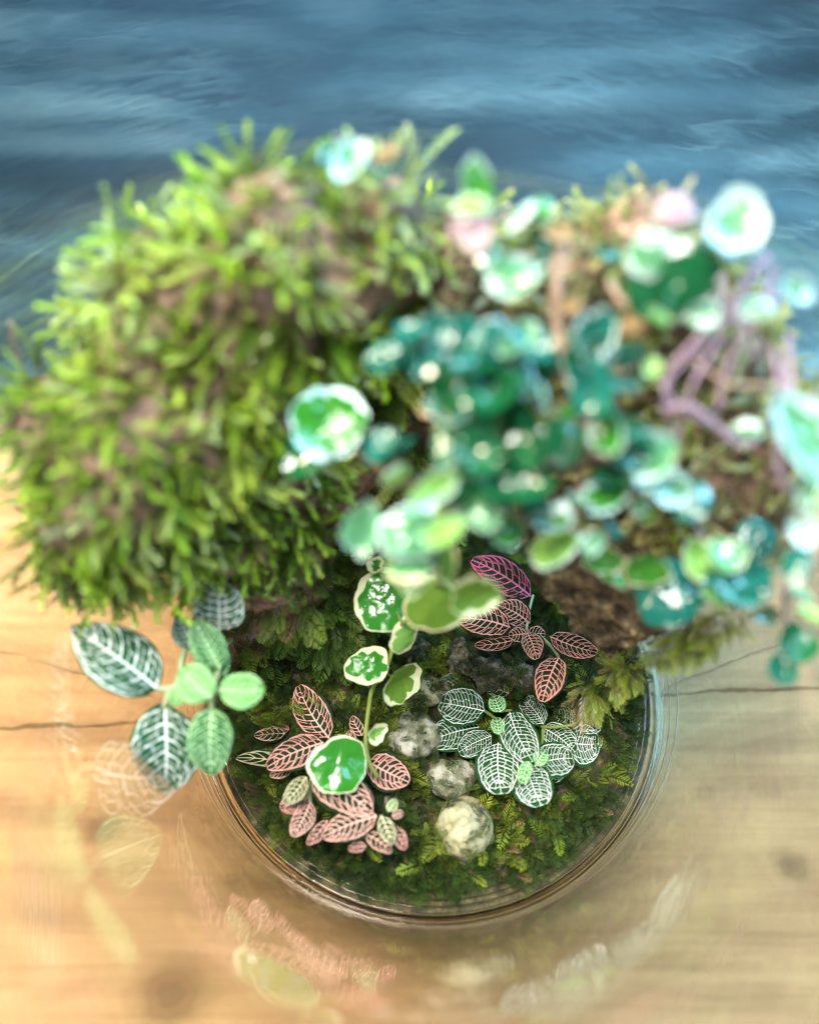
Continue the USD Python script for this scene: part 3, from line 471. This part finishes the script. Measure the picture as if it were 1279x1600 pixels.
# ---------------------------------------------------------------- creeping fig
def fig_leaf(c, nrm, size, ang, seed, cream=.8, asp=1., cup=.12, side=None):
    rg = np.random.default_rng(seed); n = unit(nrm); a = unit(np.cross(n, [.2, .3, .93])); b = np.cross(n, a); ca, sa_ = math.cos(ang), math.sin(ang); a, b = a * ca + b * sa_, b * ca - a * sa_
    K = 36; th = np.linspace(0, 2 * math.pi, K, endpoint=False); ph = rg.uniform(0, 6, 5)
    ro = 1 + .055 * np.sin(3 * th + ph[0]) + .05 * np.sin(2 * th + ph[3]) + .03 * np.sin(7 * th + ph[1]) + .02 * np.sin(11 * th + ph[4]) - .16 * np.exp(-((th - math.pi) / .22) ** 2) + .06 * np.exp(-((np.minimum(th, 2 * math.pi - th)) / .3) ** 2)
    rb = np.clip(cream + .13 * np.sin(2 * th + ph[2]) + .07 * np.sin(5 * th + ph[3]) + .05 * np.sin(9 * th + ph[0]) + .04 * rg.normal(size=K) if cream < .9 else cream + .02 * np.sin(5 * th + ph[3]), .35, .98) * ro
    if side is not None: rb = np.clip(.97 - (1 - cream) * 1.2 * np.clip(np.cos(th - side) + .25, 0, 2) * (1 + .35 * np.sin(6 * th + ph[3])), .4, .98) * ro
    def pt(r):
        x, y = r * np.cos(th), r * np.sin(th) * asp; q = np.stack([x * 3.2, y * 3.2, 0 * x + seed % 17], -1)
        h = cup * (r ** 2) * np.sign(math.sin(ph[1]) + .6) + .10 * (noise(q, seed % 7) - .5) + .07 * (noise(q * 2.3 + 5, seed % 5) - .5) + .16 * np.abs(y) - .18 * cup * x
        return c + size * (np.outer(x, a) + np.outer(y, b) + np.outer(h, n))
    rings = [rb * q for q in (.02, .14, .27, .4, .53, .66, .78, .89, 1.)]; V = np.vstack([pt(r) for r in rings]); edge = np.vstack([pt(rb), pt(rb + (ro - rb) * .5), pt(ro)])
    return (V, grid_faces(9, K, True)), (edge, grid_faces(3, K, True))
def fig(label, base, leaves, stems, seed):
    t = thing('creeping_fig', label, 'plant', base); rg = np.random.default_rng(seed); SP = []
    near = lambda d: d * .95 if d < 24 else d
    for pts, r0, r1, mat in stems:
        pts = [(x, y, near(d)) for x, y, d in pts]
        Q = [atd(*q) for q in pts]; part('stem', tube(Q, r0, r1), MT[mat], t, True); v, _ = tube(Q, .001, .001, 3, 8); SP.append(v)
    SP = np.vstack(SP)
    for i, lf in enumerate(leaves):
        px, py, w, d, mat, cream = lf[:6]; d = near(d); o = lf[6] if len(lf) > 6 else {}
        c = atd(px, py, d); size = w * d / FPX / 2; toc = unit(CAM - c)
        n = o.get('n'); n = unit(np.array(n, float)) if n is not None else unit(toc * .55 + np.array([0, .05, 1.]) * .5 + rg.normal(0, .42, 3))
        g, e = fig_leaf(c, n, size, o.get('ang', rg.uniform(0, 6.28)), seed * 100 + i, cream, o.get('asp', rg.uniform(.55, .92)), o.get('cup', .26), o.get('side'))
        lp = part('leaf', g, MT[mat], t, True, o.get('label')); part('leaf_margin', e, MT[o.get('edge', 'white' if py < 860 else 'cream') if mat not in ('fig_teal', 'fig_dark', 'fig_brown', 'fig_mauve') or i % 8 == 7 else mat], lp, True)
        if o.get('spot'): part('brown_spot', fig_leaf(atd(483, 637, d - .12), n, size * .2, 0, 5, .9, .8)[0], MT['fig_mauve'], lp, True)
        k = SP[np.argmin(((SP - c) ** 2).sum(1))]
        if np.linalg.norm(k - c) < 4: 
            mid = (k + c) / 2 - toc * .15; part('petiole', tube([k, mid, c - n * .03], .05, .04, 5, 3), MT['stem_green'], t, True)
G_, D_, T_, L_, N_, O_ = 'fig_green', 'fig_dark', 'fig_teal', 'fig_light', 'fig_mint', 'fig_olive'
CLUMP = [(670, 762, 92, 20.0, L_, 0.86), (565, 824, 92, 21.2, N_, 0.95), (640, 832, 104, 20.6, N_, 0.9), (692, 836, 76, 20.4, L_, 0.95), (642, 884, 72, 21.2, N_, 0.88), (672, 566, 78, 20.4, T_, 0.97), (722, 542, 104, 20.2, T_, 0.95), (775, 545, 96, 20.0, T_, 0.95),
    (828, 540, 80, 19.8, T_, 0.8), (766, 622, 118, 19.8, D_, 0.95), (704, 606, 92, 20.1, D_, 0.95), (852, 612, 92, 19.8, G_, 0.8), (832, 682, 128, 20.0, D_, 0.97), (805, 762, 116, 20.2, D_, 0.86), (836, 794, 66, 20.6, T_, 0.95), (690, 694, 96, 20.2, D_, 0.95), (745, 702, 92, 20.0, D_, 0.95),
    (786, 830, 70, 21.6, G_, 0.92), (730, 760, 84, 20.4, D_, 0.97), (620, 745, 50, 20.8, L_, 0.86), (720, 655, 56, 20.2, 'fig_brown', 0.97), (880, 690, 86, 20.3, D_, 0.95), (700, 560, 60, 20.8, D_, 0.95), (800, 590, 76, 20.4, T_, 0.9)]
VINE = [(602, 938, 102, 27.2, G_, .89, dict(ang=0, side=-.5, n=unit(CAM - atd(602, 938, 27)) + [.05, .1, .25], asp=.98, label='dark green glossy leaf with cream left edge')), (574, 1040, 72, 27.4, G_, .8, dict(n=unit(CAM - atd(574, 1040, 27)) + [-.15, 0, .3], ang=.6)),
    (637, 990, 70, 27.2, L_, .8, dict(n=[.75, -.45, .5], asp=.8)), (621, 1064, 88, 27.8, O_, .82, dict(n=[.72, -.5, .35], asp=.75)), (585, 1146, 46, 27.5, L_, .6, dict(n=[.6, -.3, .5])), (527, 1196, 92, 26.5, G_, .93, dict(side=2.2, n=unit(CAM - atd(527, 1196, 27)) + [.1, .0, .2], asp=.97, cup=.1, label='round bright green leaf with cream edge')),
    (672, 946, 96, 24., O_, .92, dict(n=[-.3, -.5, .6], asp=.95)), (735, 930, 84, 23.6, O_, .85, dict(n=[.3, -.5, .6], asp=.8)), (625, 905, 60, 22.8, N_, .7), (700, 880, 66, 22.2, L_, .85), (588, 884, 30, 27.5, G_, .6, dict(n=[-.3, -.2, .7]))]
rg_ = np.random.default_rng(77)
for cx, cy, sx, sy, nn, dd in ((755, 590, 85, 75, 26, 20.4), (745, 740, 90, 55, 14, 20.9), (640, 850, 60, 40, 6, 21.6)):
    for _ in range(nn): CLUMP.append((float(cx + rg_.normal(0, sx * .7)), float(cy + rg_.normal(0, sy * .7)), float(rg_.uniform(42, 84)), float(dd + rg_.uniform(-.5, .7)), [T_, D_, T_, D_, G_, N_][rg_.integers(6)], .94))
LEFT2 = [(512, 664, 122, 22.0, G_, .89, dict(n=unit(CAM - atd(510, 665, 23)) + [.1, .1, .3], asp=.95, spot=1, label='variegated round leaf with white edge and a purple spot', cup=.1)), (492, 706, 108, 22.5, D_, .9, dict(n=[-.35, -.25, .6], asp=.8))]
fig('creeping fig clump in the middle with its vine hanging down past the stone path', atd(740, 700, 22), CLUMP + VINE + LEFT2, [
    ([(760, 620, 21.4), (720, 700, 21.2), (690, 790, 21.4), (690, 860, 22.2), (680, 920, 24.2), (650, 960, 26.), (618, 985, 27.4), (608, 1033, 27.7), (583, 1072, 27.8), (576, 1105, 27.8), (571, 1155, 27.5), (576, 1190, 27.1), (590, 1214, 27.2)], .10, .07, 'stem_green'),
    ([(690, 790, 21.4), (640, 760, 21.8), (600, 738, 22.0), (556, 706, 22.2), (520, 690, 22.6)], .08, .07, 'stem_brown'), ([(760, 620, 21.4), (800, 640, 21.2), (850, 700, 21.2), (800, 780, 21.4), (840, 820, 21.8)], .09, .07, 'stem_brown'),
    ([(760, 620, 21.4), (720, 570, 21.6), (690, 560, 21.8)], .07, .06, 'stem_brown'), ([(576, 1190, 27.1), (560, 1196, 26.9), (530, 1197, 26.6)], .05, .04, 'stem_green'), ([(690, 640, 21.), (668, 650, 21.), (655, 640, 21.2)], .07, .05, 'stem_tan')], 3)
# purple blemish of the left leaf is a thing of its surface: small sub-leaf disc
RIGHT = [(1040, 432, 136, 19.6, D_, 0.9, dict(asp=.95)), (1020, 400, 80, 19.5, N_, 0.8), (1085, 420, 90, 19.9, D_, 0.9), (1150, 352, 100, 19.2, N_, 0.75, dict(asp=.85, n=unit(CAM - atd(1150, 352, 19)) + [0, .1, .5])), (800, 430, 96, 19.8, N_, 0.8), (768, 408, 60, 20., T_, 0.95), (836, 420, 56, 20.0, T_, 0.9),
    (930, 520, 80, 20.2, T_, 0.88), (935, 602, 104, 20.0, T_, 0.86), (955, 672, 96, 20.3, G_, 0.86), (1022, 712, 96, 20.4, N_, 0.88), (980, 702, 76, 20.5, T_, 0.95), (904, 786, 54, 21.4, N_, 0.72), (946, 780, 76, 21.4, G_, 0.75), (1078, 776, 76, 20.8, T_, 0.95), (1050, 768, 60, 20.9, N_, 0.72),
    (860, 854, 88, 22.2, L_, 0.9), (940, 870, 70, 23., G_, 0.95), (1042, 922, 120, 22.8, T_, 0.95, dict(asp=.9)), (1012, 884, 76, 22.6, G_, 0.95), (1092, 876, 66, 22., L_, 0.9), (1150, 908, 100, 21.6, T_, 0.97, dict(asp=.8)), (1240, 872, 84, 20.2, T_, 0.95), (1256, 828, 54, 20., 'white', 0.9), (1255, 690, 150, 18.8, N_, 0.72, dict(asp=.8)), (1268, 760, 70, 19., N_, 0.8),
    (1195, 962, 44, 22.5, D_, 0.97), (1240, 1010, 80, 22., D_, 0.97), (1222, 1050, 56, 22.2, T_, 0.97), (1268, 965, 50, 21.6, L_, 0.9), (1240, 455, 52, 19.8, N_, 0.72), (1182, 480, 62, 19.9, N_, 0.72), (1100, 490, 50, 19.8, N_, 0.72), (990, 512, 44, 20.4, 'fig_brown', 0.97), (1052, 326, 66, 20.6, 'fig_mauve', 0.97), (1165, 675, 50, 20.6, N_, 0.72),
    (870, 365, 50, 20.4, 'fig_brown', 0.97), (1170, 545, 56, 20.4, L_, 0.9), (960, 740, 60, 21., D_, 0.95), (905, 560, 70, 20.6, D_, 0.95), (890, 470, 40, 20.6, 'fig_brown', 0.97), (1010, 800, 50, 21.8, O_, 0.95), (960, 900, 50, 23.6, G_, 0.95), (1120, 930, 50, 22.4, O_, 0.95)]
for cx, cy, sx, sy, nn, dd in ((920, 610, 70, 90, 16, 20.6), (1000, 790, 90, 60, 10, 21.4), (1060, 430, 60, 50, 4, 20.0), (1150, 870, 80, 50, 6, 21.6), (830, 400, 70, 60, 4, 20.6)):
    for _ in range(nn): RIGHT.append((float(cx + rg_.normal(0, sx * .7)), float(cy + rg_.normal(0, sy * .7)), float(rg_.uniform(32, 66)), float(dd + rg_.uniform(-.5, .6)), [T_, T_, D_, G_, N_, N_, L_][rg_.integers(7)], float(rg_.choice([.7, .85, .94]))))
fig('creeping fig rambling over the right hand driftwood with purple stems and frosted blue green leaves', atd(1040, 560, 22), RIGHT, [
    ([(1200, 400, 20.4), (1165, 450, 20.2), (1130, 500, 20.1), (1090, 545, 20.2), (1045, 590, 20.4), (1040, 615, 20.4), (1090, 655, 20.6), (1150, 680, 20.8)], .07, .05, 'stem_purple'), ([(1045, 590, 20.4), (1040, 640, 20.8), (1060, 690, 21.4)], .07, .06, 'stem_purple'),
    ([(880, 370, 20.6), (868, 450, 20.6), (872, 520, 20.9), (900, 600, 21.2), (930, 680, 21.4), (905, 740, 21.8), (900, 800, 22.), (880, 860, 22.8)], .16, .1, 'stem_tan'), ([(940, 690, 21.2), (1000, 740, 21.4), (1070, 800, 22), (1100, 850, 22.4), (1120, 900, 22.4), (1160, 930, 22.2)], .07, .06, 'stem_purple'),
    ([(1230, 520, 20.4), (1235, 600, 20.2), (1250, 680, 19.8), (1270, 780, 20.), (1235, 890, 20.8), (1225, 960, 22.2), (1240, 1040, 22.4)], .08, .06, 'stem_purple'), ([(1195, 405, 20.2), (1160, 440, 20.), (1150, 500, 20.1), (1178, 560, 20.3)], .07, .06, 'stem_purple'), ([(1125, 465, 20.1), (1092, 525, 20.), (1050, 570, 20.3), (1035, 600, 20.5)], .07, .06, 'stem_purple'), ([(1205, 540, 20.3), (1225, 640, 20.2), (1212, 710, 20.4), (1230, 770, 20.4)], .07, .05, 'stem_purple'),
    ([(1030, 640, 20.6), (1085, 638, 20.4), (1150, 692, 20.6), (1180, 690, 20.7)], .07, .06, 'stem_purple'), ([(1130, 520, 20.2), (1082, 600, 20.3), (1058, 680, 20.9), (1000, 760, 21.4)], .06, .05, 'stem_purple'), ([(1210, 420, 20.2), (1180, 500, 20.1), (1140, 560, 20.3), (1120, 640, 20.5)], .06, .05, 'stem_purple'), ([(1080, 560, 20.3), (1140, 600, 20.3), (1200, 600, 20.4)], .05, .04, 'stem_tan'),
    ([(1000, 500, 20.8), (970, 470, 20.6), (950, 440, 20.8)], .1, .08, 'stem_tan'), ([(1140, 490, 20.2), (1180, 470, 20.2), (1235, 462, 20.2)], .09, .07, 'stem_purple'), ([(1040, 900, 23.), (1000, 880, 22.9), (940, 870, 23.3)], .08, .07, 'stem_tan')], 5)
fig('small creeping fig sprig with a mint leaf and dry tan bract atop the driftwood', atd(545, 270, 21), [(546, 252, 76, 20.0, N_, .7), (522, 240, 56, 20.3, D_, .97), (586, 262, 46, 20.3, T_, .97), (604, 242, 50, 20.2, 'fig_brown', .95, dict(asp=.5))], [([(550, 300, 20.8), (548, 275, 20.5), (540, 255, 20.3)], .07, .05, 'stem_tan')], 7)
fig('creeping fig shoot with small white edged leaves at the rear, right of the driftwood top', atd(770, 330, 21), [(754, 292, 88, 20.2, G_, .88), (736, 320, 66, 20.0, L_, .8), (810, 335, 62, 19.8, N_, .45), (846, 324, 44, 20.2, G_, .95), (742, 358, 72, 20.1, 'fig_mauve', .7, dict(edge='fig_mauve'))], [([(850, 340, 20.6), (800, 345, 20.5), (750, 335, 20.5), (700, 345, 20.9)], .09, .07, 'stem_tan')], 9)
